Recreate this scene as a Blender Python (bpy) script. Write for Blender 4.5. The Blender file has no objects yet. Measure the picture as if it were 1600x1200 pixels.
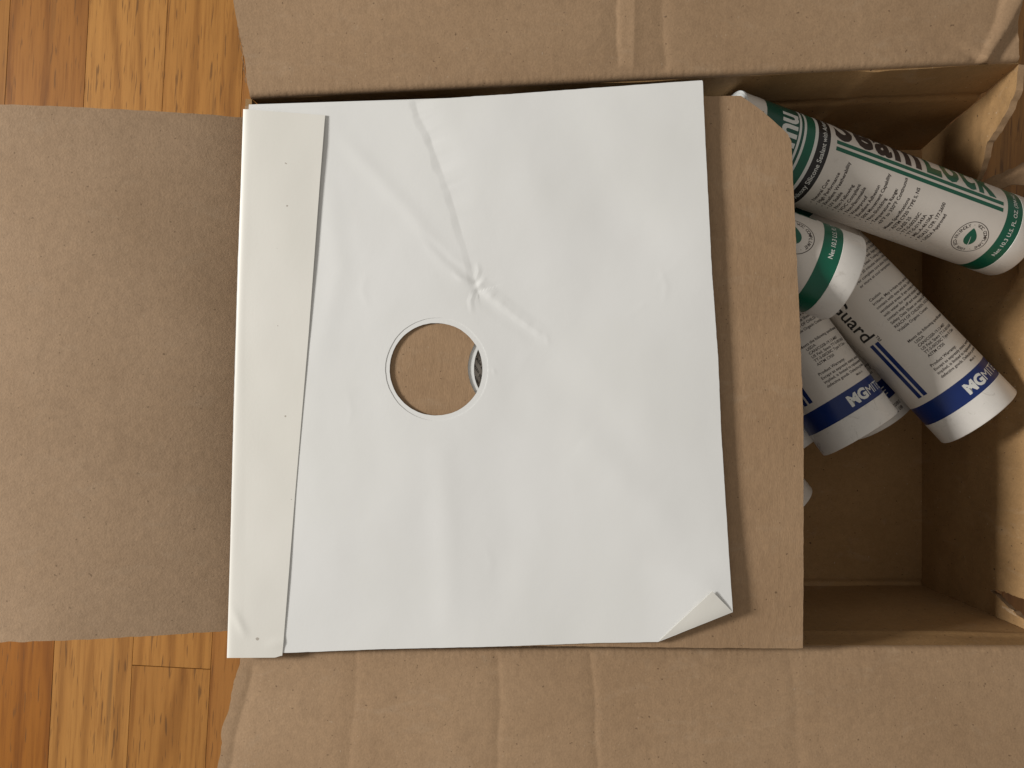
import bpy, bmesh, math, random
from mathutils import Vector, Matrix, noise

# ------------------------------------------------------------------ camera, light, exposure (units: metres; helpers work in millimetres)
S = 0.001
ZC = 567.0            # camera height above the wooden floor, mm
F = 1202.0            # focal length in pixels of a 1600 px wide picture
scene = bpy.context.scene
C = scene.collection
cam_d = bpy.data.cameras.new('camera'); cam = bpy.data.objects.new('camera', cam_d); C.objects.link(cam)
cam.location = (0, 0, ZC * S); cam.rotation_euler = (0, 0, 0)
cam_d.sensor_width = 36; cam_d.lens = 36 * F / 1600; cam_d.clip_start = 0.01; cam_d.clip_end = 50
scene.camera = cam
w = bpy.data.worlds.new('World'); scene.world = w; w.use_nodes = True
bg = w.node_tree.nodes['Background']; bg.inputs[0].default_value = (1.0, 0.94, 0.86, 1); bg.inputs[1].default_value = 0.305
kd = bpy.data.lights.new('window_light', 'AREA'); kd.shape = 'RECTANGLE'; kd.size = 0.35; kd.size_y = 0.37
kd.energy = 63; kd.color = (1.0, 0.97, 0.93)
key = bpy.data.objects.new('window_light', kd); C.objects.link(key)
EL = math.radians(21.5); KD = 2.2
key.location = Vector((-KD * math.cos(EL), 0.20, 0.14 + KD * math.sin(EL)))
key.rotation_euler = (Vector((0.03, 0, 0.13)) - key.location).to_track_quat('-Z', 'Y').to_euler()
scene.view_settings.view_transform = 'Standard'; scene.view_settings.look = 'None'
scene.view_settings.exposure = 0.0; scene.view_settings.gamma = 1.0
scene.render.engine = 'CYCLES'
scene.cycles.max_bounces = 8; scene.cycles.diffuse_bounces = 6

# ------------------------------------------------------------------ helpers
def k_at(z): return (ZC - z) / F
def un(px, py, z):
    k = k_at(z); return Vector(((px - 800) * k, (600 - py) * k, z))
def sstep(a, b, x):
    t = max(0.0, min(1.0, (x - a) / (b - a))); return t * t * (3 - 2 * t)
def lerp(a, b, t): return a + (b - a) * t
def nz(x, y, z=0.0): return noise.noise(Vector((x, y, z)))
def interp(pts, x):
    if x <= pts[0][0]: return pts[0][1]
    for (a, b), (c, d) in zip(pts, pts[1:]):
        if x <= c: return lerp(b, d, (x - a) / (c - a))
    return pts[-1][1]
def seg_dist(px, py, line):
    """signed distance to a polyline, position 0..1 along it"""
    best = None; tot = len(line) - 1
    for i in range(tot):
        ax, ay = line[i]; bx, by = line[i + 1]
        dx, dy = bx - ax, by - ay; L2 = dx * dx + dy * dy
        t = ((px - ax) * dx + (py - ay) * dy) / L2
        tc = max(0, min(1, t)); qx, qy = ax + dx * tc, ay + dy * tc
        d = math.hypot(px - qx, py - qy)
        sg = 1 if dx * (py - ay) - dy * (px - ax) > 0 else -1
        if best is None or d < best[0]: best = (d, sg * d, (i + tc) / tot)
    return best[1], best[2]
def tag(o, label=None, cat=None, group=None, kind=None):
    if label: o['label'] = label
    if cat: o['category'] = cat
    if group: o['group'] = group
    if kind: o['kind'] = kind
    return o
def empty(name, loc=(0, 0, 0)):
    o = bpy.data.objects.new(name, None); o.empty_display_size = 0.02; C.objects.link(o)
    o.location = Vector(loc) * S; return o
def mesh_obj(name, verts, faces, mat, parent=None, smooth=True, fm=None, mats=None, scale=S, origin=(0, 0, 0)):
    me = bpy.data.meshes.new(name)
    O = Vector(origin)
    me.from_pydata([(Vector(v) - O) * scale for v in verts], [], faces)
    for m in (mats or [mat]): me.materials.append(m)
    if fm: me.polygons.foreach_set('material_index', fm)
    if smooth: me.polygons.foreach_set('use_smooth', [True] * len(me.polygons))
    me.update()
    o = bpy.data.objects.new(name, me); C.objects.link(o)
    if parent: o.parent = parent; o.location = O * S - parent.location
    else: o.location = O * S
    return o

def panel(name, fn, nu, nv, t, mat, parent, edge_mat=None, us=None, vs=None, flip=False, close_u=False):
    """curved sheet of thickness t: fn(u, v) is the visible face; sides are faces of their own"""
    us = us or [i / nu for i in range(nu + 1)]; vs = vs or [j / nv for j in range(nv + 1)]
    nu, nv = len(us) - 1, len(vs) - 1
    P = [[Vector(fn(u, v)) for v in vs] for u in us]
    V, Fc, fm = [], [], []
    N = [[None] * (nv + 1) for _ in us]
    for i in range(nu + 1):
        for j in range(nv + 1):
            if close_u: ia, ib = (i - 1) % nu, (i + 1) % nu
            else: ia, ib = max(0, i - 1), min(nu, i + 1)
            a = P[ib][j] - P[ia][j]
            b = P[i][min(nv, j + 1)] - P[i][max(0, j - 1)]
            n = a.cross(b)
            n = n.normalized() if n.length > 1e-9 else Vector((0, 0, 1))
            N[i][j] = -n if flip else n
    idx = lambda i, j: i * (nv + 1) + j
    n0 = (nu + 1) * (nv + 1)
    for i in range(nu + 1):
        for j in range(nv + 1): V.append(P[i][j])
    for i in range(nu + 1):
        for j in range(nv + 1): V.append(P[i][j] - N[i][j] * t)
    for i in range(nu):
        for j in range(nv):
            q = (idx(i, j), idx(i + 1, j), idx(i + 1, j + 1), idx(i, j + 1))
            if flip: q = q[::-1]
            Fc.append(q); fm.append(0)
            Fc.append(tuple(n0 + a for a in q[::-1])); fm.append(0)
    def side(seq):
        base = len(V)
        for (i, j) in seq: V.append(P[i][j]); V.append(P[i][j] - N[i][j] * t)
        for m in range(len(seq) - 1):
            a = base + 2 * m
            Fc.append((a, a + 1, a + 3, a + 2)); fm.append(1 if edge_mat else 0)
    if not close_u:
        side([(0, j) for j in range(nv + 1)]); side([(nu, j) for j in range(nv + 1)])
    side([(i, 0) for i in range(nu + 1)]); side([(i, nv) for i in range(nu + 1)])
    return mesh_obj(name, V, Fc, mat, parent, True, fm, [mat, edge_mat] if edge_mat else None)

# ------------------------------------------------------------------ materials
def new_mat(name):
    m = bpy.data.materials.new(name); m.use_nodes = True
    nt = m.node_tree; b = nt.nodes['Principled BSDF']
    return m, nt, b
def N_(nt, t, **kw):
    n = nt.nodes.new(t)
    for k, v in kw.items():
        if k.startswith('_'): setattr(n, k[1:], v)
        else: n.inputs[k.replace('__', ' ')].default_value = v
    return n
def coords(nt, scale=(1, 1, 1), src='Object', rnd=False):
    tc = N_(nt, 'ShaderNodeTexCoord'); mp = N_(nt, 'ShaderNodeMapping'); mp.inputs['Scale'].default_value = scale
    nt.links.new(tc.outputs[src], mp.inputs['Vector'])
    if rnd:
        oi = N_(nt, 'ShaderNodeObjectInfo'); cb = N_(nt, 'ShaderNodeCombineXYZ')
        ml = N_(nt, 'ShaderNodeMath', _operation='MULTIPLY'); ml.inputs[1].default_value = 37.0
        nt.links.new(oi.outputs['Random'], ml.inputs[0])
        for i in range(3): nt.links.new(ml.outputs[0], cb.inputs[i])
        nt.links.new(cb.outputs[0], mp.inputs['Location'])
    return mp.outputs[0]
def noise_n(nt, vec, scale, detail=3, rough=0.55, dist=0.0):
    n = N_(nt, 'ShaderNodeTexNoise', Scale=scale, Detail=detail, Roughness=rough, Distortion=dist)
    nt.links.new(vec, n.inputs['Vector']); return n.outputs['Fac']
def ramp(nt, fac, stops):
    r = N_(nt, 'ShaderNodeValToRGB'); e = r.color_ramp.elements
    while len(e) < len(stops): e.new(0.5)
    for x, (p, c) in zip(e, stops):
        x.position = p; x.color = c if len(c) == 4 else (*c, 1)
    nt.links.new(fac, r.inputs[0]); return r.outputs[0]
def mixc(nt, fac, a, b, mode='MIX'):
    m = N_(nt, 'ShaderNodeMix', _data_type='RGBA', _blend_type=mode)
    for i, x in ((0, fac), (6, a), (7, b)):
        if isinstance(x, (int, float)): m.inputs[i].default_value = x
        elif isinstance(x, tuple): m.inputs[i].default_value = (*x, 1)
        else: nt.links.new(x, m.inputs[i])
    return m.outputs[2]
def bump(nt, b, h, strength, dist):
    n = N_(nt, 'ShaderNodeBump', Strength=strength, Distance=dist)
    nt.links.new(h, n.inputs['Height'])
    if b.inputs['Normal'].links:
        nt.links.new(b.inputs['Normal'].links[0].from_socket, n.inputs['Normal'])
    nt.links.new(n.outputs[0], b.inputs['Normal'])
g3 = lambda v: (v, v, v)

def kraft(name, c1, c2, stretch=(1, 1, 1), flute=None, speck=1.0):
    m, nt, b = new_mat(name)
    v = coords(nt)
    big = noise_n(nt, v, 14, 4, 0.6)
    col = mixc(nt, ramp(nt, big, [(0.3, g3(0)), (0.7, g3(1))]), c1, c2)
    mott = noise_n(nt, coords(nt, stretch), 210, 3, 0.6)
    col = mixc(nt, 0.55, col, ramp(nt, mott, [(0.25, (0.84, 0.83, 0.82)), (0.5, g3(0.98)), (0.78, (1.13, 1.12, 1.1))]), 'MULTIPLY')
    fib = noise_n(nt, coords(nt, stretch), 900, 2, 0.6)
    col = mixc(nt, 0.6, col, ramp(nt, fib, [(0.25, g3(0.83)), (0.5, g3(1)), (0.75, g3(1.14))]), 'MULTIPLY')
    # dark and pale flecks of the pulp
    sp = noise_n(nt, v, 520, 1, 0.4)
    col = mixc(nt, ramp(nt, sp, [(0.735, g3(0)), (0.785, g3(1.1 * speck))]), col, (0.07, 0.042, 0.022))
    sp2 = noise_n(nt, coords(nt, (1.3, 0.8, 1)), 520, 1, 0.4)
    col = mixc(nt, ramp(nt, sp2, [(0.765, g3(0)), (0.80, g3(0.5 * speck))]), col, (0.60, 0.50, 0.38))
    # scuffs: pale rubbed patches and faint grime
    sc = noise_n(nt, coords(nt, (1, 2.2, 1)), 38, 6, 0.72, 0.6)
    col = mixc(nt, ramp(nt, sc, [(0.56, g3(0)), (0.72, g3(0.22))]), col, (0.47, 0.36, 0.25))
    gr = noise_n(nt, coords(nt, (1.7, 1, 1)), 23, 6, 0.7, 0.9)
    col = mixc(nt, ramp(nt, gr, [(0.58, g3(0)), (0.75, g3(0.25))]), col, (0.17, 0.11, 0.065))
    nt.links.new(col, b.inputs['Base Color'])
    b.inputs['Roughness'].default_value = 0.78; b.inputs['Specular IOR Level'].default_value = 0.25
    bump(nt, b, fib, 0.35, 0.00025)
    bump(nt, b, mott, 0.28, 0.0005)
    if flute:
        fl = noise_n(nt, coords(nt, flute), 150, 1, 0.4)
        bump(nt, b, fl, 0.13, 0.0008)
    return m
M_box = kraft('kraft_corrugated', (0.385, 0.256, 0.152), (0.338, 0.219, 0.126), flute=(1, 0.03, 0.03), speck=0.5)
M_boxl = kraft('kraft_corrugated_daylit', (0.428, 0.294, 0.186), (0.38, 0.256, 0.157), flute=(0.03, 1, 0.03), speck=0.4)  # left flap: same board, cool daylight painted in as a paler, greyer tone
M_boxi = kraft('kraft_corrugated_warm_shade', (0.36, 0.218, 0.098), (0.31, 0.184, 0.078), flute=(1, 1, 0.02))  # box inside: same board, warm shade painted in by a lower blue
M_edge = kraft('kraft_torn_edge', (0.34, 0.22, 0.125), (0.24, 0.15, 0.08), speck=0.4)
M_liner = kraft('kraft_torn_liner', (0.46, 0.32, 0.19), (0.40, 0.27, 0.16), speck=0.5)
M_chip = kraft('chipboard', (0.380, 0.250, 0.147), (0.330, 0.212, 0.121), stretch=(1.7, 0.55, 1), speck=0.55)
M_chipe = kraft('chipboard_edge', (0.45, 0.32, 0.20), (0.36, 0.24, 0.15), speck=0.3)

def paper(name, col, speck=0.0, rough=0.55):
    m, nt, b = new_mat(name)
    v = coords(nt)
    n = noise_n(nt, v, 9, 3, 0.6)
    c = mixc(nt, ramp(nt, n, [(0.3, g3(0)), (0.7, g3(1))]), col, tuple(x * f for x, f in zip(col, (0.965, 0.965, 0.95))))
    if speck:
        sp = noise_n(nt, v, 260, 0, 0.3)
        c = mixc(nt, ramp(nt, sp, [(0.855, g3(0)), (0.865, g3(speck))]), c, (0.25, 0.2, 0.15))
    nt.links.new(c, b.inputs['Base Color'])
    b.inputs['Roughness'].default_value = rough; b.inputs['Specular IOR Level'].default_value = 0.3
    bump(nt, b, noise_n(nt, v, 700, 2, 0.6), 0.10, 0.0002)
    bump(nt, b, noise_n(nt, v, 45, 3, 0.6), 0.035, 0.0012)
    return m
M_paper = paper('white_paper', (0.80, 0.805, 0.795))
M_cream2 = paper('cream_paper_corner', (0.775, 0.76, 0.71))
M_cream = paper('cream_paper_inside', (0.775, 0.76, 0.71), speck=0.6)

def plain(name, col, rough=0.35, spec=0.5, var=0.06, metal=0.0, vscale=60):
    m, nt, b = new_mat(name)
    n = noise_n(nt, coords(nt), vscale, 4, 0.6)
    c = mixc(nt, ramp(nt, n, [(0.3, g3(0)), (0.7, g3(1))]), col, tuple(x * (1 - var) for x in col))
    nt.links.new(c, b.inputs['Base Color'])
    b.inputs['Roughness'].default_value = rough; b.inputs['Specular IOR Level'].default_value = spec; b.inputs['Metallic'].default_value = metal
    bump(nt, b, noise_n(nt, coords(nt), 120, 2, 0.5), 0.06, 0.001)
    return m
M_label = plain('label_white_film', (0.72, 0.665, 0.60), 0.34, 0.45, 0.04)
M_plast = plain('white_plastic', (0.80, 0.765, 0.715), 0.42, 0.45, 0.10)
def grime(m, amt=0.5):
    nt = m.node_tree; b = nt.nodes['Principled BSDF']; src = b.inputs['Base Color'].links[0].from_socket
    n = noise_n(nt, coords(nt, (1, 1.6, 1), rnd=True), 75, 5, 0.7, 1.2)
    c = mixc(nt, ramp(nt, n, [(0.60, g3(0)), (0.74, g3(amt))]), src, (0.30, 0.26, 0.21))
    n2 = noise_n(nt, coords(nt, (6, 1, 1), rnd=True), 160, 2, 0.6)
    c = mixc(nt, ramp(nt, n2, [(0.71, g3(0)), (0.78, g3(amt * .6))]), c, (0.22, 0.19, 0.16))
    nt.links.new(c, b.inputs['Base Color'])
    rn = ramp(nt, noise_n(nt, coords(nt, (1, 1, 1), rnd=True), 40, 4, 0.6), [(0.3, g3(0.2)), (0.7, g3(0.42))])
    nt.links.new(rn, b.inputs['Roughness'])
grime(M_plast, 0.45); grime(M_label, 0.16)
M_green = plain('label_green', (0.004, 0.115, 0.065), 0.3, 0.45, 0.15)
M_dgreen = plain('label_dark_green', (0.005, 0.075, 0.05), 0.3, 0.45, 0.15)
M_black = plain('label_black', (0.022, 0.020, 0.019), 0.35, 0.4, 0.2)
M_ink = plain('ink_dark', (0.055, 0.040, 0.035), 0.45, 0.3, 0.1)
M_blue = plain('label_blue', (0.007, 0.027, 0.15), 0.3, 0.45, 0.15)
M_white = plain('ink_white', (0.72, 0.72, 0.68), 0.4, 0.4, 0.05)
M_foil = plain('foil_end', (0.80, 0.83, 0.83), 0.25, 0.7, 0.10, 0.15, 30)

def wood():
    m, nt, b = new_mat('oak_floor')
    oi = N_(nt, 'ShaderNodeObjectInfo')
    v = coords(nt, (1, 0.045, 1), rnd=True)
    v2 = coords(nt, (1, 0.14, 1), rnd=True)
    fine = noise_n(nt, v, 420, 5, 0.65)
    broad = noise_n(nt, v2, 26, 4, 0.6, 0.8)
    # cathedral figure: rings of a slow distorted field
    wv = N_(nt, 'ShaderNodeTexWave', Scale=11.0, Distortion=9.0, Detail=3.0); wv.inputs['Detail Scale'].default_value = 1.4
    wv.wave_type = 'BANDS'; wv.bands_direction = 'X'
    nt.links.new(coords(nt, (1, 0.16, 1), rnd=True), wv.inputs['Vector'])
    col = mixc(nt, broad, (0.92, 0.90, 0.86), (1.1, 1.1, 1.12), 'MIX')
    col = mixc(nt, 1.0, oi.outputs['Color'], col, 'MULTIPLY')
    col = mixc(nt, 0.75, col, ramp(nt, fine, [(0.3, (0.66, 0.58, 0.5)), (0.5, g3(1)), (0.72, g3(1.12))]), 'MULTIPLY')
    col = mixc(nt, 0.55, col, ramp(nt, wv.outputs['Fac'], [(0.0, (0.55, 0.46, 0.36)), (0.16, (0.9, 0.86, 0.8)), (0.5, g3(1.05)), (1.0, g3(1.0))]), 'MULTIPLY')
    # pores and mineral streaks
    st = noise_n(nt, coords(nt, (1, 0.035, 1), rnd=True), 110, 2, 0.5)
    col = mixc(nt, ramp(nt, st, [(0.67, g3(0)), (0.76, g3(0.7))]), col, (0.10, 0.05, 0.02))
    po = noise_n(nt, coords(nt, (1, 0.07, 1), rnd=True), 700, 1, 0.5)
    col = mixc(nt, ramp(nt, po, [(0.64, g3(0)), (0.72, g3(0.7))]), col, (0.12, 0.055, 0.018))
    nt.links.new(col, b.inputs['Base Color'])
    b.inputs['Roughness'].default_value = 0.42; b.inputs['Specular IOR Level'].default_value = 0.35
    bump(nt, b, fine, 0.12, 0.0004)
    return m
M_wood = wood()
M_gap = plain('floor_gap', (0.02, 0.012, 0.006), 0.9, 0.1)

# ------------------------------------------------------------------ the wooden floor
random.seed(4)
floor = mesh_obj('floor', [(-1500, -1500, -9), (1500, -1500, -9), (1500, 1500, -9), (-1500, 1500, -9)], [(0, 1, 2, 3)], M_gap, None, False)
tag(floor, 'honey coloured oak strip floor under the cardboard box', None, None, 'structure')
ANG = -math.atan(0.054)
ca, sa = math.cos(ANG), math.sin(ANG)
def to_pl(x, y): return (x * ca + y * sa, -x * sa + y * ca)      # world -> plank frame
PW = 58.0
x_ref = to_pl(-337, -187)[0]
TONES = [(0.329, 0.151, 0.036), (0.305, 0.134, 0.029), (0.343, 0.162, 0.043), (0.301, 0.126, 0.027), (0.324, 0.145, 0.038)]
plank_mesh = {}
def plank(x0, y0, y1, tone):
    L = round(y1 - y0, 0); key_ = L
    if key_ not in plank_mesh:
        bm = bmesh.new(); bmesh.ops.create_cube(bm, size=1)
        for v in bm.verts: v.co = Vector((v.co.x * (PW - 0.2), v.co.y * (L - 0.5), v.co.z * 8 - 4)) * S
        bmesh.ops.bevel(bm, geom=[e for e in bm.edges if e.verts[0].co.z > -.001 and e.verts[1].co.z > -.001], offset=0.0002, segments=1, affect='EDGES')
        me = bpy.data.meshes.new('plank'); bm.to_mesh(me); bm.free(); me.materials.append(M_wood); plank_mesh[key_] = me
    o = bpy.data.objects.new('plank', plank_mesh[key_]); C.objects.link(o)
    cx, cy = x0 + PW / 2, (y0 + y1) / 2
    o.location = Vector((cx * ca - cy * sa, cx * sa + cy * ca, 0)) * S; o.rotation_euler.z = ANG
    o.parent = floor
    j = random.uniform(-0.06, 0.06)
    o.color = (tone[0] * (1 + j), tone[1] * (1 + j * 1.2), tone[2] * (1 + j * 1.5), 1)
joint_y = to_pl((268 - 800) * .4717, (600 - 1043) * .4717)[1]
for i in range(-8, 24):
    x0 = x_ref + i * PW
    cuts = [-760]
    y = -760 + random.choice([90, 160, 240, 330, 420])
    while y < 700: cuts.append(y); y += random.choice([380, 460, 540, 620])
    cuts.append(760)
    if i == 1: cuts = [-760, joint_y, 360, 760]
    if i in (-2, -1, 0, 2): cuts = [-760, random.choice([-60, 20, 60]), 420, 760]
    for a, b_ in zip(cuts, cuts[1:]):
        t = TONES[(i * 7 + int(a) * 3) % 5]
        if i in (-1,) and a < -300: t = (0.27, 0.098, 0.012)
        elif i == 0: t = (0.39, 0.185, 0.046)
        elif i == 1: t = (0.375, 0.172, 0.040) if a < joint_y - 5 else (0.365, 0.168, 0.039)
        elif i == 2: t = (0.335, 0.145, 0.034)
        plank(x0, a, b_, t)

# ------------------------------------------------------------------ the cardboard box
ZR, ZF, TH = 136.0, 4.0, 3.6
box = empty('cardboard_box', (0, 0, 0))
tag(box, 'open brown cardboard box on the wooden floor with torn right side', 'box')
TL, TR = (-147.0, 161.0), (286.0, 181.5)
BL, BR = (-151.5, -148.5), (309.0, -147.5)
fTL, fTR, fBL, fBR = (-150.0, 166.0), (300.0, 172.0), (-151.0, -147.5), (304.0, -147.5)
BEND = 4.0
def wall_fn(r0, r1, f0, f1, disp=None, ztop=ZR - BEND):
    def fn(u, v):
        z = lerp(ZF - 1, ztop, v); h = (z - ZF) / (ZR - ZF)
        a = Vector((lerp(f0[0], r0[0], h), lerp(f0[1], r0[1], h), z)); b = Vector((lerp(f1[0], r1[0], h), lerp(f1[1], r1[1], h), z))
        p = a.lerp(b, u)
        if disp:
            d = (b - a); n = Vector((-d.y, d.x, 0)).normalized()      # left of the run
            p += n * disp(p, u, v)
        return p
    return fn
def back_disp(p, u, v):
    z = p.z; c = 91 + 3 * nz(p.x * .01, 3)
    return 1.6 * math.exp(-((z - c) / 3.0) ** 2) * sstep(0.1, .3, u) + 1.2 * nz(p.x * .02, z * .03, 5) - 1.0 * math.exp(-((p.x - 205) / 6) ** 2)
def front_disp(p, u, v):
    z = p.z
    return 1.3 * math.exp(-((z - 112 - .05 * (p.x - 250)) / 2.5) ** 2) * sstep(.5, .8, u) + 1.0 * nz(p.x * .02, z * .03, 9)
panel('wall', wall_fn(TL, TR, fTL, fTR, back_disp), 120, 60, TH, M_boxi, box)
panel('wall', wall_fn(BL, BR, fBL, fBR, front_disp), 120, 60, TH, M_boxi, box, flip=True)
panel('wall', wall_fn(BL, TL, fBL, fTL), 20, 10, TH, M_boxi, box)
# floor panels of the box: two inner flaps that leave a narrow groove at the wall
def bottom_fn(u, v):
    x = lerp(-149, 301, u); y = lerp(-148.6, 166.0 + 5.5 * u, v)
    return (x, y, ZF + 0.5 * nz(x * .015, y * .015, 2) - 0.6 * math.exp(-((y - 12) / 1.5) ** 2) - 1.6 * math.exp(-((y + 145) / 1.4) ** 2))
panel('bottom_panel', bottom_fn, 60, 240, 3.0, M_boxi, box)

# right side: lower wall, the leaning upper part, and two torn remnants left on the corners
ZT = 73.0
def lowX(y, z):
    f = (z - ZF) / (ZT - ZF); w_ = sstep(60, 130, y)
    return lerp(300 + 6 * f, 300 - 7 * f, w_) + (2.0 * nz(y * .02, z * .03, 4) + .6 * nz(y * .07, z * .08, 6)) * sstep(4, 30, z) + 4 * max(0, 1 - (y / 150) ** 2) * f * 0.5 + 24 * math.exp(-((y - 86) / 30) ** 2) * sstep(18, ZT, z)
def low_fn(u, v):
    z = lerp(ZF - 1, ZT, v); h = (z - ZF) / (ZR - ZF)
    y = lerp(-148 - 3 * h, 172 + 9 * h, u)
    return (lowX(y, z), y, z)
panel('wall', low_fn, 100, 24, TH, M_boxi, box, M_edge, flip=True)
def lean_fn(u, v):
    z = lerp(ZT, ZR - 3, v); d = z - ZT
    y0 = interp([(73, -132.5), (81, -130.5), (92, -130.5), (106, -131.5), (136, -133)], z) + 1.6 * nz(z * .12, 1.7) + .8 * nz(z * .5, 7)
    y1 = interp([(73, 114), (90, 112), (136, 116)], z) + 3 * nz(z * .1, 4.2)
    y = lerp(y0, y1, u)
    x = lowX(min(y, 70), ZT) * (1 - sstep(60, 130, y)) + lowX(y, ZT) * sstep(60, 130, y)
    x += 0.12 * d + 0.0072 * d * d + 9 * sstep(10, 100, y) * sstep(0, 14, d) + (2.4 * nz(y * .03, z * .05, 8) + .9 * nz(y * .09, z * .12, 3)) * sstep(0, 10, d)
    return (x, y, z)
panel('wall', lean_fn, 100, 40, TH, M_boxi, box, M_edge, flip=True)
def rem_top(u, v):
    z = lerp(ZT, ZR - 4, v); h = (z - ZF) / (ZR - ZF)
    y1 = 172 + 9 * h
    y0 = interp([(73, 127), (84, 133), (98, 146), (112, 152), (124, 158), (132, 166)], z) + 1.2 * nz(z * .2, 2.2) + .8 * nz(z * .7, 5) + .5 * nz(z * 2.1, 8)
    y = lerp(y0, y1, u)
    x = lowX(y, ZT) - 7 * (z - ZT) / 63 - 2.5 * (1 - u) * sstep(0, 1, v) + (1.8 * nz(y * .05, z * .05, 6) + .7 * nz(y * .14, z * .14, 2)) * sstep(ZT, ZT + 12, z)
    return (x, y, z)
panel('torn_corner', rem_top, 30, 40, TH, M_boxi, box, M_edge, flip=True)
def rem_bot(u, v):
    z = lerp(ZT, ZR - 6, v); h = (z - ZF) / (ZR - ZF)
    y0 = -148 - 3 * h
    y1 = interp([(73, -132.6), (81, -135), (92, -140), (106, -142.5), (118, -145), (136, -147.5)], z) + 1.0 * nz(z * .25, 9.1) + .6 * nz(z * .7, 3)
    y = lerp(y0, y1, u)
    x = lowX(y, ZT) + 0.05 * (z - ZT) + 1.0 * nz(y * .1, z * .08, 3) * sstep(ZT, ZT + 10, z)
    return (x, y, z)
panel('torn_corner', rem_bot, 16, 36, TH, M_boxi, box, M_edge, flip=True)
def strip_fn(u, v):
    z = lerp(70, 84, u)
    px = lerp(1522, 1640, u); py = lerp(296, 264, u) - 4 * math.sin(u * 3)
    wd = lerp(3, 40, u ** .6)
    return un(px + 2 * nz(u * 6, v), py + (v - .5) * wd * (1 + .25 * nz(u * 7, v * 2, 5)) + 2 * nz(u * 9, 3), z + 1.5 * v + 2.0 * nz(u * 3, v * 2, 7))
panel('torn_liner', strip_fn, 40, 10, 0.6, M_edge, box, flip=True)
def shred_fn(a, b, wid, z0, z1, seed):
    def fn(u, v):
        px = lerp(a[0], b[0], u); py = lerp(a[1], b[1], u)
        wv = wid * (0.35 + .65 * math.sin(math.pi * min(1, u * .9 + .05))) * (1 + .6 * nz(u * 7, seed))
        return un(px + 2 * nz(u * 8, seed + 2), py + (v - .5) * wv + 1.5 * nz(u * 10, seed), lerp(z0, z1, u) + v * 1.5)
    return fn
panel('torn_liner', shred_fn((1566, 946), (1597, 967), 7, 84, 100, 1.3), 18, 3, 0.4, M_liner, box, flip=True)
panel('torn_liner', shred_fn((1575, 955), (1606, 976), 5, 86, 104, 4.1), 18, 3, 0.4, M_edge, box, flip=True)

def profile(rise, bend_len, length, nd_b=14, nd=50, start=88.0, curl=0.0):
    """list of (d, out, up): bends from the upright wall over to the flap's slope"""
    ds = [bend_len * i / nd_b for i in range(nd_b)] + [bend_len + (length - bend_len) * (i / nd) for i in range(nd + 1)]
    out, o, z, prev = [], 0.0, 0.0, 0.0
    for d in ds:
        sub = 6
        for q in range(sub):
            dd = prev + (d - prev) * (q + .5) / sub
            th = math.radians(lerp(start, rise, sstep(0, bend_len, dd)) + curl * dd / length)
            o += math.cos(th) * (d - prev) / sub; z += math.sin(th) * (d - prev) / sub
        prev = d; out.append((d, o, z))
    return out
def flap(name, A, B, nrm, rise, length, nu, nd, mat, disp=None, eA=None, eB=None, flip=False, curl=0, z0=ZR - BEND, bend=6.5):
    prof = profile(rise, bend, length, 14, nd, curl=curl)
    A = Vector((A[0], A[1], 0)); B = Vector((B[0], B[1], 0)); W = (B - A).length; dr = (B - A) / W; nv = Vector((nrm[0], nrm[1], 0)).normalized()
    vs = [i / (len(prof) - 1) for i in range(len(prof))]
    def fn(u, v):
        d, o, z = prof[round(v * (len(prof) - 1))]
        a = eA(d) if eA else 0; b = eB(d) if eB else 0
        s = lerp(a, W + b, u)
        p = A + dr * s + nv * o; p.z = z0 + z
        fl = 0.02 * math.sin(2 * math.pi * s / 3.1) * math.exp(-((d - 4.5) / 3.2) ** 2) + 0.11 * nz(s * .30, d * .3, 3) * math.exp(-((d - 4) / 4) ** 2)
        h = fl + 0.8 * nz(s * .012, d * .015, 2) * sstep(0, 30, d)
        if disp: h += disp(p.x, p.y, d)
        p.z += h
        return p
    return panel(name, fn, nu, 1, TH, mat, box, M_edge, vs=vs, flip=flip)

KF = 0.352
def X_(px): return (px - 800) * KF
def Y_(py): return (600 - py) * KF
def crease(x, y, line, amp, wl, wr, wob=0.0):
    s, t = seg_dist(x + wob * nz(y * .06, 1.1) + wob * .5 * nz(y * .25, 4), y, line)
    wdt = wl if s < 0 else wr
    fade = sstep(0, .06, t) if t < .5 else sstep(0, .06, 1 - t)
    return amp * math.exp(-(abs(s) / wdt) ** 1.3) * max(.0, fade)
# line points run in millimetres on the flap
c_b = [[(X_(553), Y_(1012)), (X_(553), Y_(1090)), (X_(545), Y_(1210)), (X_(545), Y_(1400))],
       [(X_(778), Y_(1025)), (X_(781), Y_(1110)), (X_(776), Y_(1210)), (X_(776), Y_(1400))],
       [(X_(925), Y_(1020)), (X_(930), Y_(1100)), (X_(933), Y_(1210)), (X_(933), Y_(1400))],
       [(X_(1240), Y_(1025)), (X_(1246), Y_(1100)), (X_(1240), Y_(1300))]]
def bot_disp(x, y, d):
    h = crease(x, y, c_b[0], -0.26, 5, 2.5, 1.0) + crease(x, y, c_b[1], -0.38, 4, 3.0, 1.6) + crease(x, y, c_b[2], -0.34, 3.5, 2.0, 1.6) + crease(x, y, c_b[3], -0.2, 4, 4, 1.5)
    h += crease(x, y, [(X_(392), Y_(1040)), (X_(376), Y_(1110)), (X_(360), Y_(1210)), (X_(350), Y_(1400))], -0.5, 3.0, 5.0, 2.0)
    return h
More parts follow.
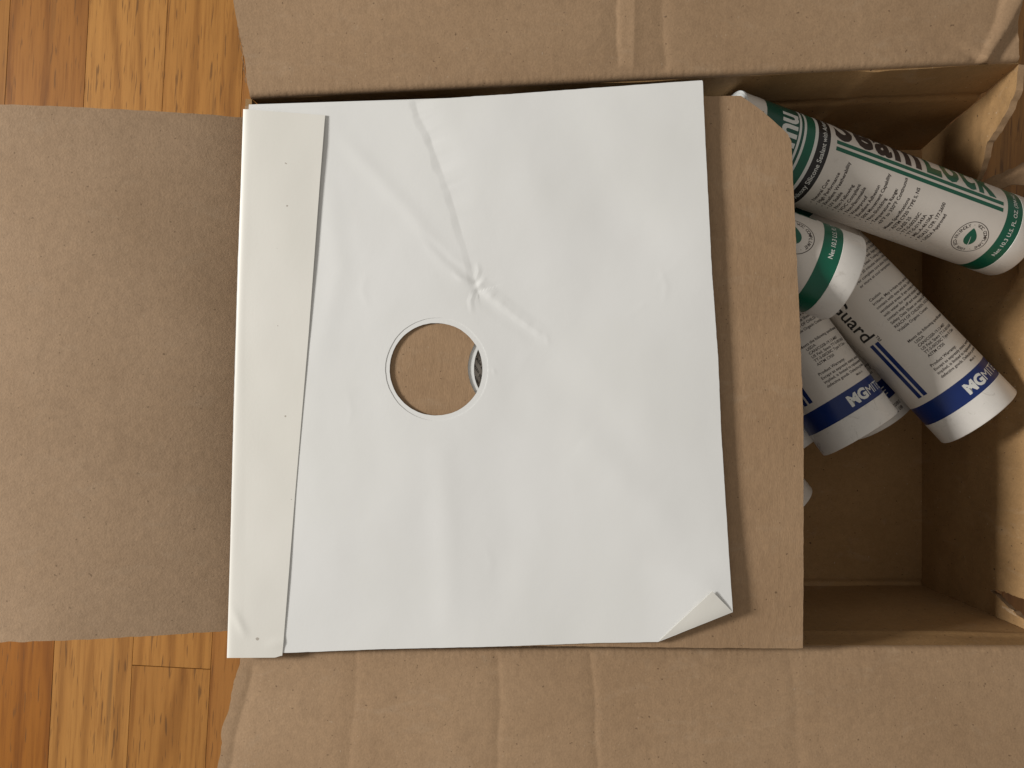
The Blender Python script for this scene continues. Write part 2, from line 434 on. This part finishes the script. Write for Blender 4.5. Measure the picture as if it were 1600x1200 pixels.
def top_disp(x, y, d):
    h = crease(x, y, [(X_(968), Y_(98)), (X_(964), Y_(40)), (X_(966), Y_(-20)), (X_(966), Y_(-300))], -0.6, 2.2, 6.0, 2.2)
    h += crease(x, y, [(X_(992), Y_(100)), (X_(992), Y_(40)), (X_(992), Y_(-300))], 0.45, 4.0, 3.0, .6)
    h += crease(x, y, [(X_(1045), Y_(105)), (X_(1037), Y_(40)), (X_(1032), Y_(-200))], -0.45, 3.0, 6.0, 1.6)
    h += crease(x, y, [(X_(1549), Y_(92)), (X_(1578), Y_(45)), (X_(1612), Y_(-25)), (X_(1700), Y_(-200))], 3.0, 4.0, 12.0, 1.2)
    h += crease(x, y, [(X_(1563), Y_(92)), (X_(1592), Y_(45)), (X_(1626), Y_(-25)), (X_(1710), Y_(-200))], -2.2, 4.0, 4.0, .6)
    h += crease(x, y, [(X_(1536), Y_(92)), (X_(1560), Y_(30)), (X_(1572), Y_(-40)), (X_(1600), Y_(-200))], -1.0, 3.0, 5.0, .8)
    return h
def rag(amp, f, seed): return lambda d: amp * nz(d * f, seed) + amp * .4 * nz(d * f * 4, seed + 3)
r1, r2, r3, r4 = rag(.8, .12, 1), rag(.7, .15, 5), rag(1.4, .08, 8), rag(.6, .2, 2)
top_flap = flap('flap', TL, TR, (-.045, 1), 11, 158, 800, 80, M_box, top_disp, lambda d: -3.0 * d / 50 * sstep(4, 50, d) - .5 + r1(d), lambda d: -1.5 - 3.5 * d / 50 + r2(d))
flap('flap', BL, BR, (0, -1), 11, 158, 800, 80, M_box, bot_disp,
     lambda d: interp([(0, 1), (12, -1), (22, -3.6), (38, -6), (48, -8), (62, -9), (160, -14)], d) + r3(d), lambda d: 2 + r4(d), flip=True)
flap('flap', (-149.5, -141), (-148.0, 153.0), (-1, 0), 15.5, 160, 160, 60, M_boxl,
     None, lambda d: 3.0 + r2(d) * .7, lambda d: -3.5 + r1(d) * .7, z0=ZR - BEND - 1.0, curl=-14)
flap('flap', (341, -134), (347, 112), (1, 0), -48, 150, 40, 24, M_box, None, flip=True, z0=ZR - 3, bend=12)

# open flutes along the cut left edge of the upper flap
def flutes(A, B, n, z_of, out, name='corrugated_edge'):
    V, Fc = [], []
    A = Vector(A); B = Vector(B)
    m = n * 8
    for i in range(m + 1):
        p = A.lerp(B, i / m); zz = z_of(i / m) - 1.8 + 1.35 * math.sin(2 * math.pi * n * i / m)
        V.append((p.x, p.y, zz)); V.append((p.x + out[0], p.y + out[1], zz))
    for i in range(m): a = 2 * i; Fc.append((a, a + 1, a + 3, a + 2))
    return mesh_obj(name, V, Fc, M_edge, top_flap)
flutes((-149.0, 169, 0), (-154.0, 230, 0), 11, lambda t: lerp(136.9, 148.6, t), (-0.5, 0))

# ------------------------------------------------------------------ sealant cartridges
R = 26.0
def text2d(body, size, bold=0.0, align='LEFT', sx=1.0, shear=0.0, space=1.0):
    cu = bpy.data.curves.new('t', 'FONT'); cu.body = body; cu.size = size; cu.align_x = align; cu.offset = bold * size; cu.shear = shear; cu.space_character = space
    cu.resolution_u = 3; cu.fill_mode = 'FRONT'
    ob = bpy.data.objects.new('t', cu); C.objects.link(ob)
    bpy.context.view_layer.update()
    me = bpy.data.meshes.new_from_object(ob.evaluated_get(bpy.context.evaluated_depsgraph_get()))
    vs = [(v.co.x * sx, v.co.y) for v in me.vertices]; fs = [tuple(p.vertices) for p in me.polygons]
    bpy.data.objects.remove(ob); bpy.data.curves.remove(cu); bpy.data.meshes.remove(me)
    return vs, fs
class Print:
    """flat print collected in label coordinates (s along the tube, t round it), then wrapped on the cylinder"""
    def __init__(self): self.V = []; self.F = []
    def add(self, vs, fs):
        b = len(self.V); self.V += vs; self.F += [tuple(b + i for i in f) for f in fs]
    def round_text(self, body, s, t, size, bold=0, **kw):          # reads round the tube, letters' tops towards the nozzle
        v, f = text2d(body, size, bold, **kw); self.add([(s - y, t + x) for x, y in v], f)
    def axial_text(self, body, s, t, size, bold=0, width=None, **kw):   # reads along the tube
        v, f = text2d(body, size, bold, **kw)
        if width:
            x0 = min(a for a, _ in v); x1 = max(a for a, _ in v); q = width / (x1 - x0); v = [((a - x0) * q, b) for a, b in v]
        self.add([(s + x, t + y) for x, y in v], f)
    def rect(self, s0, s1, t0, t1): self.add([(s0, t0), (s1, t0), (s1, t1), (s0, t1)], [(0, 1, 2, 3)])
    def ring(self, s, t, r, wd, n=48):
        v = []
        for i in range(n):
            a = 2 * math.pi * i / n; v += [(s + r * math.cos(a), t + r * math.sin(a)), (s + (r + wd) * math.cos(a), t + (r + wd) * math.sin(a))]
        self.add(v, [(2 * i, 2 * i + 1, (2 * i + 3) % (2 * n), (2 * i + 2) % (2 * n)) for i in range(n)])
    def arc_text(self, body, s, t, r, size, start, step):
        for i, ch in enumerate(body):
            if ch == ' ': continue
            v, f = text2d(ch, size, 0.012, 'CENTER')
            a = start - step * i                                      # angle of the letter in the emblem's own frame (up = 90)
            c_, s_ = math.cos(math.radians(a - 90)), math.sin(math.radians(a - 90))
            out = []
            for x, y in v:
                yy = y + r; ex, ey = x * c_ - yy * s_, x * s_ + yy * c_
                out.append((s - ey, t + ex))
            self.add(out, f)
    def build(self, name, mat, parent, f=1.0, lift=0.05):
        if not self.F: return
        bm = bmesh.new(); bv = [bm.verts.new((x, y, 0)) for x, y in self.V]
        for q in self.F:
            try: bm.faces.new([bv[i] for i in q])
            except ValueError: pass
        t0 = min(y for _, y in self.V); t1 = max(y for _, y in self.V); t = math.ceil(t0 / 1.5) * 1.5
        while t < t1:
            bmesh.ops.bisect_plane(bm, geom=bm.verts[:] + bm.edges[:] + bm.faces[:], plane_co=(0, t, 0), plane_no=(0, 1, 0)); t += 1.5
        for v in bm.verts:
            s, tt = v.co.x * f, v.co.y / R; rr = R + lift
            v.co = Vector((s, rr * math.sin(tt), rr * math.cos(tt))) * S
        # print faces outwards
        bm.normal_update()
        for fc in bm.faces:
            c_ = fc.calc_center_median(); c_.x = 0
            if fc.normal.dot(c_) < 0: fc.normal_flip()
        me = bpy.data.meshes.new(name); bm.to_mesh(me); bm.free(); me.materials.append(mat)
        o = bpy.data.objects.new(name, me); C.objects.link(o); o.parent = parent; return o
def lathe(name, prof, mats, parent, seg=96, close=False):
    """prof: list of (s, r, material index for the ring that starts here)"""
    V, Fc, fm = [], [], []
    for s, r, m in prof:
        for i in range(seg):
            a = 2 * math.pi * i / seg; V.append((s, r * math.sin(a), r * math.cos(a)))
    for j in range(len(prof) - 1):
        for i in range(seg):
            i2 = (i + 1) % seg
            Fc.append((j * seg + i, j * seg + i2, (j + 1) * seg + i2, (j + 1) * seg + i)); fm.append(prof[j][2])
    me = bpy.data.meshes.new(name); me.from_pydata([Vector(v) * S for v in V], [], Fc)
    for m in mats: me.materials.append(m)
    me.polygons.foreach_set('material_index', fm)
    # flat where the profile turns sharply, smooth round the barrel
    sm = []
    for j in range(len(prof) - 1):
        sm += [True] * seg
    me.polygons.foreach_set('use_smooth', sm)
    bm = bmesh.new(); bm.from_mesh(me); bmesh.ops.recalc_face_normals(bm, faces=bm.faces[:])
    for e in bm.edges:
        if len(e.link_faces) == 2 and e.calc_face_angle(0) > math.radians(28): e.smooth = False
    bm.to_mesh(me); bm.free(); me.update()
    o = bpy.data.objects.new(name, me); C.objects.link(o); o.parent = parent; return o
def barrel(parent, L, rings, nose=True):
    """rings: (s0, s1, material) in order; the rest of the barrel is white film"""
    mats = [M_label, M_plast] + [m for m in {id(r[2]): r[2] for r in rings}.values()]
    ix = {id(m): i for i, m in enumerate(mats)}
    capb = rings[-1][1]
    prof = [(1.2, R, 0)]
    for s0, s1, m in rings:
        if s0 > prof[-1][0] + .01: prof.append((s0, R, ix[id(m)]))
        else: prof[-1] = (prof[-1][0], R, ix[id(m)])
        prof.append((s1, R, 0))
    prof[-1] = (capb, R, 1)
    body = lathe('barrel', prof[:-1] + [(capb, R, 0)], mats, parent)
    lathe('end_cap', [(capb, R - .05, 0), (capb + .1, R + .12, 0), (L - 1.0, R + .12, 0), (L - .3, R - .2, 0), (L, R - .9, 0), (L, R - 2.4, 0), (L - 9, R - 2.6, 0), (L - 9, .01, 0)], [M_plast], parent)
    lathe('foil_end', [(1.2, R, 0), (0.3, R + .45, 0), (-.6, R + .2, 0), (-.8, R - 1.2, 0), (.2, R - 2.0, 0), (1.2, R - 5, 0), (1.6, 12, 0), (1.6, 8.5, 0), (-2, 8.2, 0)], [M_foil], parent)
    lathe('nozzle_tip', [(-2, 8.2, 0), (-3, 7.6, 0), (-9, 7.2, 0), (-10, 6.2, 0), (-16, 5.4, 0), (-16, .01, 0)], [M_plast], parent, 32)
    return body
def place(root, p0, a, roll=0.0, girth=1.0, stretch=1.0):
    a = a.normalized(); zu = Vector((0, 0, 1)) - a * a.z; zu.normalize(); p = zu.cross(a)
    m = Matrix((a, p, zu)).transposed().to_4x4() @ Matrix.Rotation(roll, 4, 'X') @ Matrix.Diagonal((stretch, girth, girth, 1))
    root.matrix_world = Matrix.Translation(p0 * S) @ m
GROUP = 'sealant cartridges lying in the box'

def green_tube(f=1.0, full=True):
    t = bpy.data.objects.new('sealant_cartridge', None); C.objects.link(t); t.empty_display_size = .02
    L = 196 * f
    rings = [(12.6, 33.2, M_dgreen), (33.2, 34.6, M_white), (34.6, 36.2, M_dgreen), (36.2, 37.7, M_white), (37.7, 43.2, M_green), (43.2, 45.2, M_white), (45.2, 53.0, M_black), (172.3, 183.0, M_green)]
    bd = barrel(t, L, [(a * f, b * f, m) for a, b, m in rings])
    p = Print()
    p.rect(57, 169.2, 5.4, 8.0); p.rect(57, 169.2, 1.0, 3.6)
    p.build('stripe', M_green, bd, f)
    p = Print(); p.axial_text('Seam', 56, 10.4, 38, 0.034, width=57, space=1.12); p.build('lettering', M_ink, bd, f)
    p = Print(); p.axial_text('Lock', 116.5, 10.4, 38, 0.034, width=48, space=1.12); p.build('lettering', M_green, bd, f)
    p = Print()
    p.round_text('mu', 31.8, -7.5, 19, 0.03); p.build('lettering', M_white, bd, f)
    p = Print(); p.round_text('Alkoxy Silicone Sealant with Advanced Adhesion', 50.6, -36, 4.1, 0.008); p.build('lettering', M_white, bd, f)
    p = Print()
    lines = ['Neutral Cure', 'High Performance', 'Excellent Weatherability', 'UV Stable', 'Non-Yellowing', 'VOC Compliant', 'Non-Flammable', 'Waterproof', 'Excellent Adhesion', '50% Movement Capability', 'Non-Shrinking', 'Temperature Range:']
    s = 60.2; st = 3.66
    for ln in lines:
        p.round_text('\u2022', s, -34.6, 2.9, .01); p.round_text(ln, s, -32.4, 2.95, 0.024); s += st
    p.round_text('-65\u00b0F to 350\u00b0F Continuous', s, -32.4, 2.95, .024); s += st * 1.55
    p.round_text('Meets Specifications', s, -34.6, 2.95, .024); s += st
    for ln in ['ASTM C920 TYPE S, NS', None, 'TT-S-00230C', 'TT-S-01543A', 'MIL-A-46106A', 'FDA21 CFR 177.2600', 'USDA Approved']:
        if ln is None: p.round_text('CLASS 25', s, -32.4, 2.95, .024)
        else: p.round_text('\u2022', s, -34.6, 2.9, .01); p.round_text(ln, s, -32.4, 2.95, .024)
        s += st
    p.build('small_print', M_ink, bd, f)['kind'] = 'stuff'
    p = Print(); p.ring(157.3, -20.2, 10.2, 0.4)
    p.arc_text('100% ECO-FRIENDLY \u00b7 VOC COMPLIANT \u00b7 ', 157.3, -20.2, 7.5, 2.75, 197, 360 / 36.0)
    p.build('emblem_ring', M_ink, bd, f)['kind'] = 'stuff'
    p = Print()
    for i, ln in enumerate(['LOT 204718', 'USE BY', 'WHITE 08']):
        p.round_text(ln, 5.0 + 2.8 * i, 0, 2.0, .01)
    p.build('batch_code', M_ink, bd, f)
    # leaf
    p = Print(); v = []
    n = 18
    for i in range(n + 1):
        q = i / n; x = 11.4 * q - 4.7; h = 3.6 * math.sin(math.pi * q ** .72) ** .8 if 0 < q < 1 else 0
        v.append((x, h))
    for i in range(n - 1, 0, -1):
        q = i / n; v.append((11.4 * q - 4.7, -3.6 * math.sin(math.pi * q ** .72) ** .8))
    an = math.radians(50); tip = (math.cos(an), math.sin(an))       # tip direction in (s, t)
    tip = (-0.28, 0.96)
    vv = [(157.3 + x * tip[0] - y * tip[1], -20.4 + x * tip[1] + y * tip[0]) for x, y in v]
    p.add(vv, [tuple(range(len(vv)))]); p.build('leaf_emblem', M_green, bd, f)
    p = Print()
    q0 = (157.3 - 6.6 * tip[0] + .5, -20.4 - 6.6 * tip[1]); q1 = (157.3 + 1.2 * tip[0], -20.4 + 1.2 * tip[1]); nx, ny = -tip[1] * .28, tip[0] * .28
    p.add([(q0[0] + nx, q0[1] + ny), (q0[0] - nx, q0[1] - ny), (q1[0] - nx * .3, q1[1] - ny * .3), (q1[0] + nx * .3, q1[1] + ny * .3)], [(0, 1, 2, 3)])
    p.round_text('Net 10.3 U.S. FL. OZ. (304 mL)', 179.2, -26, 3.6, .012)
    p.build('lettering', M_white, bd, f, .09)
    return t

def blue_tube(detail=True):
    t = bpy.data.objects.new('sealant_cartridge', None); C.objects.link(t); t.empty_display_size = .02
    bd = barrel(t, 214, [(42, 52, M_dgreen), (185.3, 198.6, M_blue)])
    if not detail: return t
    p = Print(); p.rect(138.2, 181, -29.4, -26.6); p.rect(138.4, 181, -25.2, -22.4); p.build('stripe', M_blue, bd)
    p = Print(); p.axial_text('Guard', 103, -31, 14.5, .012, width=31.5); p.axial_text('\u2122', 134.6, -23.5, 5); p.build('lettering', M_black, bd)
    p = Print()
    para1 = ['Surfaces must be clean, dry and free of dust and grease', 'Cut nozzle at an angle to the bead size needed and', 'pierce the inner seal. Apply with a caulking gun in a', 'continuous bead. Tooling is required, finish within', 'ten to 20 minutes before a skin will set.', 'For complete cure allow 24 hours', 'or more at cool temperature']
    s = 88.0
    for ln in para1: p.round_text(ln, s, -8, 2.5, .017); s += 3.1
    para2 = ['Caution', 'Irritant. May irritate eyes and skin. Avoid', 'contact with eyes and skin. Use in well', 'ventilated areas. If eye contact occurs flush', 'with water for several minutes. For skin', 'contact wipe off and wash. Materials', 'Safety Data Sheet on request. KEEP OUT OF', 'REACH OF CHILDREN. VOC 28 g/L less', 'Volatile Organic Content']
    s = 116.8
    for ln in para2: p.round_text(ln, s, -9.5, 2.5, .017); s += 3.1
    s = 150.2
    p.round_text('Meets the following specifications:', s, -9.8, 2.5, .017); s += 2.9
    for ln in ['USDA', 'CAN/CGSB-19.13-M87', 'US Fed. Specs TT-S-001543A', 'TT-S-00230C Type II Class', 'ASTM C920']: p.round_text(ln, s, -7.2, 2.5, .017); s += 2.75
    s = 169.6; p.round_text('Product Warranty:', s, -10, 2.6, .02); s += 3.0
    for ln in ['Except as expressly stated, warranty', 'implied, is limited to replacement of', 'defective goods. Defective product']: p.round_text(ln, s, -10, 2.5, .017); s += 2.9
    p.round_text('Made in', 181.6, 10, 2.2, .006)
    p.build('small_print', M_ink, bd)['kind'] = 'stuff'
    p = Print(); p.round_text('MG', 195.4, -5.2, 9.2, .05); p.round_text('MITE', 195.4, 8.8, 8.2, .0); p.build('lettering', M_white, bd)
    return t
def copy_tree(o, parent=None):
    c = o.copy(); C.objects.link(c)
    if parent: c.parent = parent
    for ch in list(o.children): copy_tree(ch, c)
    return c

t1 = green_tube()
p0 = un(1131, 210, 114); p1 = un(1572, 371, 79); place(t1, p0, p1 - p0, -0.10, 0.965, (p1 - p0).length / 196.0)
tag(t1, 'uppermost white and green cartridge with leaf emblem, leaning across the box corner', 'cartridge', GROUP)
t2 = green_tube(1.09)
a = un(1318, 437, 112) - un(1220, 401, 113); a.normalize(); e = un(1319, 437, 112) - a * 2; place(t2, e - a * 196 * 1.09, a, -1.04)
tag(t2, 'green banded cartridge end with sunlit white cap poking out from under the cardboard', 'cartridge', GROUP)
tA = blue_tube()
a = un(1529, 652, 85) - un(1290, 402, 60); a.normalize(); e = un(1529, 652, 85); place(tA, e - a * 214, a)
tag(tA, 'rightmost cartridge with blue band and two blue stripes, below the green one', 'cartridge', GROUP)
tB = copy_tree(tA); a = un(1341, 674, 78) - un(1217, 503, 62); a.normalize(); e = un(1341, 674, 78) + a * 2; place(tB, e - a * 214, a, -0.08)
tag(tB, 'blue banded cartridge half hidden by the cardboard, left of the rightmost one', 'cartridge', GROUP)
tC = copy_tree(tA); a = un(1370, 652, 30) - un(1290, 540, 30); a.normalize(); e = un(1370, 652, 30); place(tC, e - a * 212, a, 0.75)
p = Print(); p.round_text('20B5', 205.5, 23, 3.4, .01); p.round_text('L 08', 209.3, 23, 3.4, .01); p.build('batch_code', M_ink, [c for c in tC.children if c.name.startswith('end_cap')][0], 1, .2)
tag(tC, 'cartridge wedged low between two blue banded ones, batch code on its cap', 'cartridge', GROUP)
tD = copy_tree(tA); a = Vector((.60, -.80, .10)).normalized(); e = un(1247, 694, 44); place(tD, e - a * 214, a, 1.9)
tag(tD, 'cartridge showing only a sliver of cap at the cardboard edge under the blue banded one', 'cartridge', GROUP)
tE = copy_tree(tA); a = Vector((.62, -.78, .0)).normalized(); e = un(1219, 797, 31); place(tE, e - a * 214, a, 2.4)
tag(tE, 'cartridge with one white cap corner showing alone, lowest beside the cardboard edge', 'cartridge', GROUP)
tF = copy_tree(tA); a = Vector((.86, .50, .0)).normalized(); e = un(752, 578, 112.5) + a * 84; place(tF, e - a * 214, a, -0.1)
tag(tF, 'cartridge glimpsed as a dark sliver deep inside the round hole of the paper', 'cartridge', GROUP)

# ------------------------------------------------------------------ cardboard record sleeve, the sheet inside it, and the white paper sleeve on top
def ZJ(px, py): return 140.6 + 3.4 * (px - 380) / 870 + 0.5 * nz(px * .004, py * .004, 1) + 0.5 * math.cos((py - 585) / 430 * 1.5) - .5
def outline_ray(c, ang, poly):
    dx, dy = math.cos(ang), math.sin(ang); best = None
    for (ax, ay), (bx, by) in zip(poly, poly[1:] + poly[:1]):
        ex, ey = bx - ax, by - ay; den = dx * ey - dy * ex
        if abs(den) < 1e-12: continue
        t = ((ax - c[0]) * ey - (ay - c[1]) * ex) / den
        s = ((ax - c[0]) * dy - (ay - c[1]) * dx) / den
        if t > 0 and -1e-9 <= s <= 1 + 1e-9 and (best is None or t < best): best = t
    return best
def holed(name, c, r, poly, zfn, t, mat, parent, nth=360, nv=60, edge_mat=None, wob=0.0, dense=None):
    angs = sorted(set([2 * math.pi * i / nth for i in range(nth)] + (dense or []) + [math.atan2(y - c[1], x - c[0]) % (2 * math.pi) for x, y in poly]))
    keep = [angs[0]]
    for a in angs[1:]:
        if a - keep[-1] > 1.2e-3: keep.append(a)
    R_ = {a: outline_ray(c, a, poly) for a in keep}
    us = keep + [keep[0] + 2 * math.pi]; R_[us[-1]] = R_[keep[0]]
    vs = [(j / nv) ** 1.15 for j in range(nv + 1)]
    def fn(u, v):
        q_ = (math.cos(u), math.sin(u))
        ri = r + .55 * nz(q_[0] * 2.2, q_[1] * 2.2, r) + .28 * nz(q_[0] * 14, q_[1] * 14, r)
        rr = ri + (R_[u] - ri) * v + wob * v * (nz(q_[0] * 30, q_[1] * 30, 1) + .6 * nz(q_[0] * 90, q_[1] * 90, 2))
        px, py = c[0] + math.cos(u) * rr, c[1] + math.sin(u) * rr
        return un(px, py, zfn(px, py))
    return panel(name, fn, 0, 0, t, mat, parent, edge_mat, us=us, vs=vs, flip=True, close_u=True)

jacket = empty('cardboard_sleeve', (0, 0, 138))
tag(jacket, 'brown cardboard record sleeve with clipped corner and centre hole, lying across the box', 'record sleeve')
jp = [(383, 166), (640, 158), (1100, 151), (1158, 150), (1194, 176), (1231, 210), (1236, 221), (1241, 330), (1249, 500), (1255, 660), (1255, 900), (1254, 1013), (1100, 1012), (850, 1009), (640, 1012), (381, 1016)]
holed('front_panel', (801, 575), 70, jp, ZJ, 0.4, M_chip, jacket, 720, 50, M_chipe, wob=.75)
holed('back_panel', (812, 577), 86, [(lerp(x, 800, .006), lerp(y, 580, .006)) for x, y in jp], lambda x, y: ZJ(x, y) - 1.4, 0.6, M_chip, jacket, 160, 12, M_chipe)
ins = holed('paper_insert', (809.5, 576), 69, [(lerp(x, 800, .03), lerp(y, 580, .03)) for x, y in jp], lambda x, y: ZJ(x, y) - 0.5, 0.2, M_paper, None, 200, 8)
tag(ins, 'white sheet inside the cardboard sleeve, seen as a thin arc in the hole', 'paper sheet')

sleeve = empty('paper_sleeve', (0, 0, 142))
tag(sleeve, 'creased white paper record sleeve with round hole lying on the cardboard', 'paper sleeve')
HC = (682.5, 577)
V1 = [(646, 150), (655, 180), (672, 215), (688, 260), (703, 300), (728, 385), (742, 438), (746, 455)]
V2 = [(744, 440), (770, 465), (812, 498), (860, 532)]
V3 = [(516, 196), (585, 270), (640, 330), (690, 400), (738, 452)]
V4 = [(655, 360), (700, 405), (742, 440)]
MINOR = [([(556, 598), (602, 603)], .30, 5), ([(543, 612), (549, 640), (544, 668)], .25, 5), ([(1030, 418), (1041, 445), (1038, 472)], .35, 5), ([(758, 852), (768, 880), (763, 902)], .25, 5),
         ([(572, 424), (566, 455), (576, 480)], .35, 6), ([(612, 540), (606, 575), (612, 600)], -.2, 4), ([(852, 520), (858, 540)], .4, 4), ([(770, 575), (774, 586)], .4, 3),
         ([(700, 400), (740, 420)], .3, 5), ([(905, 690), (990, 760), (1070, 850)], .5, 30), ([(820, 560), (930, 640), (1010, 760)], -.5, 35), ([(1015, 470), (975, 500)], .25, 6),
         ([(835, 790), (845, 830)], .15, 6), ([(690, 690), (697, 800), (703, 1000)], .55, 22), ([(780, 700), (800, 850), (760, 980)], -.45, 30), ([(590, 700), (560, 820), (540, 990)], -.4, 30),
         ([(505, 250), (530, 420), (500, 560)], .4, 18), ([(890, 170), (960, 330), (1050, 420)], -.5, 40), ([(800, 200), (850, 330), (880, 450)], .45, 40), ([(1000, 880), (1090, 905), (1125, 925)], .5, 20)]
SPOKES = [[(742, 440), (748, 424), (745, 408)], [(744, 446), (735, 470), (738, 492)], [(742, 440), (722, 436), (705, 425)]]
def gauss_line(px, py, line, w_):
    s, t = seg_dist(px, py, line); return s, t, math.exp(-(s / w_) ** 2)
def ZP(px, py):
    z = ZJ(min(px, 1255), py) + 1.74
    z += 2.6 * sstep(860, 1130, px) + 0.9 * sstep(900, 1010, px) * sstep(700, 980, py) * sstep(1000, 1140, px)
    z += 0.7 * sstep(420, 140, py) * sstep(620, 900, px)
    rr = math.hypot(px - HC[0], py - HC[1]); ed = sstep(78, 130, rr)
    z += ed * (0.55 * nz(px * .006, py * .005, 3.3) + 0.12 * nz(px * .018, py * .016, 7.7)) + .012 * nz(px * .06, py * .06, 2)
    # main crease: a sharp valley, the right-hand side standing up
    s = 999
    if 520 < px < 900 and py < 600: s, t = seg_dist(px + 1.1 * nz(px * .03, py * .05, 6), py, V1)
    if abs(s) < 130:
        brk = .62 + .75 * nz(t * 11.0, 2.7) + .25 * nz(t * 31.0, 5.1)
        amp = 0.40 * sstep(0, .07, t) * max(.12, brk) * (1 if t < 1 else math.exp(-abs(s) / 12))
        right = s < 0; d_ = abs(s)
        if right: z -= amp * max(0.0, 1 - d_ / 46) ** 1.6
        else: z -= amp * max(0.0, 1 - d_ / (11 + 5 * nz(t * 13, 4))) ** 1.15
    if not (490 < px < 900 and py < 580): return z_minor(px, py, z)
    s, t = seg_dist(px + 2 * nz(px * .05, py * .05, 9), py, V2)
    if abs(s) < 40:
        am = (.24 + .2 * nz(t * 9, 1.2)) * sstep(0, .08, t) * sstep(1, .75, t)
        z += am * (max(0.0, 1 - abs(s) / 9) if s > 0 else max(0.0, 1 - abs(s) / 16)) - .10 * math.exp(-((s - 14) / 9) ** 2) * sstep(0, .1, t) * sstep(1, .85, t)
    for SP in SPOKES:
        s, t = seg_dist(px, py, SP)
        if abs(s) < 12: z += .16 * max(0.0, 1 - abs(s) / 6.0) * math.sin(math.pi * min(.99, max(.01, t)))
    s, t, g = gauss_line(px, py, V3, 13); z += .20 * g * sstep(0, .2, t) * sstep(1.0, .9, t)
    s, t, g = gauss_line(px, py, V4, 7); z -= .18 * g * sstep(0, .3, t)
    return z_minor(px, py, z)
BB = [(ln, am, wd, min(a for a, _ in ln) - 3 * wd, max(a for a, _ in ln) + 3 * wd, min(b for _, b in ln) - 3 * wd, max(b for _, b in ln) + 3 * wd) for ln, am, wd in MINOR]
def z_minor(px, py, z):
    for ln, am, wd, x0, x1, y0, y1 in BB:
        if x0 < px < x1 and y0 < py < y1:
            s, t, g = gauss_line(px, py, ln, wd); z += am * (.5 if wd > 10 else .15) * g * math.sin(math.pi * min(.99, max(.01, t))) ** .5
    return z
pp = [(381, 171), (420, 170), (500, 168), (545, 163), (600, 159), (640, 157.5), (655, 157), (700, 153.5), (800, 147), (950, 136), (1060, 128), (1098, 125.5), (1102, 220), (1112, 420), (1122, 560), (1127, 680), (1134, 790), (1141, 900), (1145, 956), (1028, 1003), (930, 1004.5), (780, 1010), (600, 1014), (445, 1020), (356, 1024), (359, 900), (365, 640), (372, 400)]
front = holed('front_sheet', HC, 80.5, pp, ZP, 0.16, M_paper, sleeve, 600, 180, wob=.35, dense=[math.radians(258 + .22 * i) for i in range(460)])
bp = [(389, 163.5), (640, 155.5), (800, 150), (950, 142), (1090, 135), (1110, 560), (1125, 940), (1020, 995), (600, 1006), (366, 1012), (372, 640), (384, 300)]
holed('back_sheet', (681.5, 577), 72.5, bp, lambda x, y: ZJ(min(x, 1250), y) + 1.52 - 1.1 * sstep(105, 170, math.hypot(x - 682, y - 577)), 0.16, M_paper, sleeve, 260, 16)
# the folded-over flap on the left
def flap_pt(u, v):
    x0 = interp([(0, 380), (.25, 373), (.55, 366), (.85, 358.5), (1, 354.5)], v); x1 = interp([(0, 508), (.12, 500), (.4, 482.5), (.7, 461), (.97, 443), (1, 441)], v)
    y0 = lerp(170.5, 1028, v); y1 = lerp(180, 1027.5, v)
    px, py = lerp(x0, x1, u), lerp(y0, y1, u)
    if v > .985: py -= 3 * sstep(.85, 1, u)
    H = interp([(0, .9), (.05, 1.15), (.25, 1.0), (.42, .55), (.7, .4), (1, .5)], v)
    rise = 1 - math.exp(-u * (x1 - x0) / 3.0)
    z = ZP(max(px, 383), min(py, 1018)) + .1 + H * rise + .25 * nz(px * .01, py * .006, 5) * sstep(0, .2, u)
    z += .35 * math.exp(-((px - 372 - (py - 970) * .5) / 7) ** 2) * sstep(940, 975, py) * sstep(1000, 980, py) + .3 * math.exp(-((py - 1008 + (px - 400) * .1) / 6) ** 2) * sstep(.6, .9, u)
    return un(px, py, z)
panel('flap', flap_pt, 46, 150, 0.16, M_cream, sleeve, flip=True, us=[(i / 46) ** 1.6 for i in range(47)])
# the turned-over corner
FA, FB, AP = Vector((1028, 1003)), Vector((1145, 956.5)), Vector((1113, 924))
def corner_pt(u, v):
    b = FA.lerp(FB, u); c_ = b + (AP - FA.lerp(FB, .80)) * (u / .80 if u < .80 else (1 - u) / .20) * v
    d = v * (u / .8 if u < .8 else (1 - u) / .2)
    zb = ZP(*c_); 
    return un(c_.x, c_.y, zb + .12 + 1.25 * (1 - math.exp(-d * 6)) * (.55 + .45 * d))
corner = panel('folded_corner', corner_pt, 40, 20, 0.16, M_cream2, None, us=[i / 40 for i in range(41)])
corner.parent = front          # the front sheet's own origin lies at the world origin
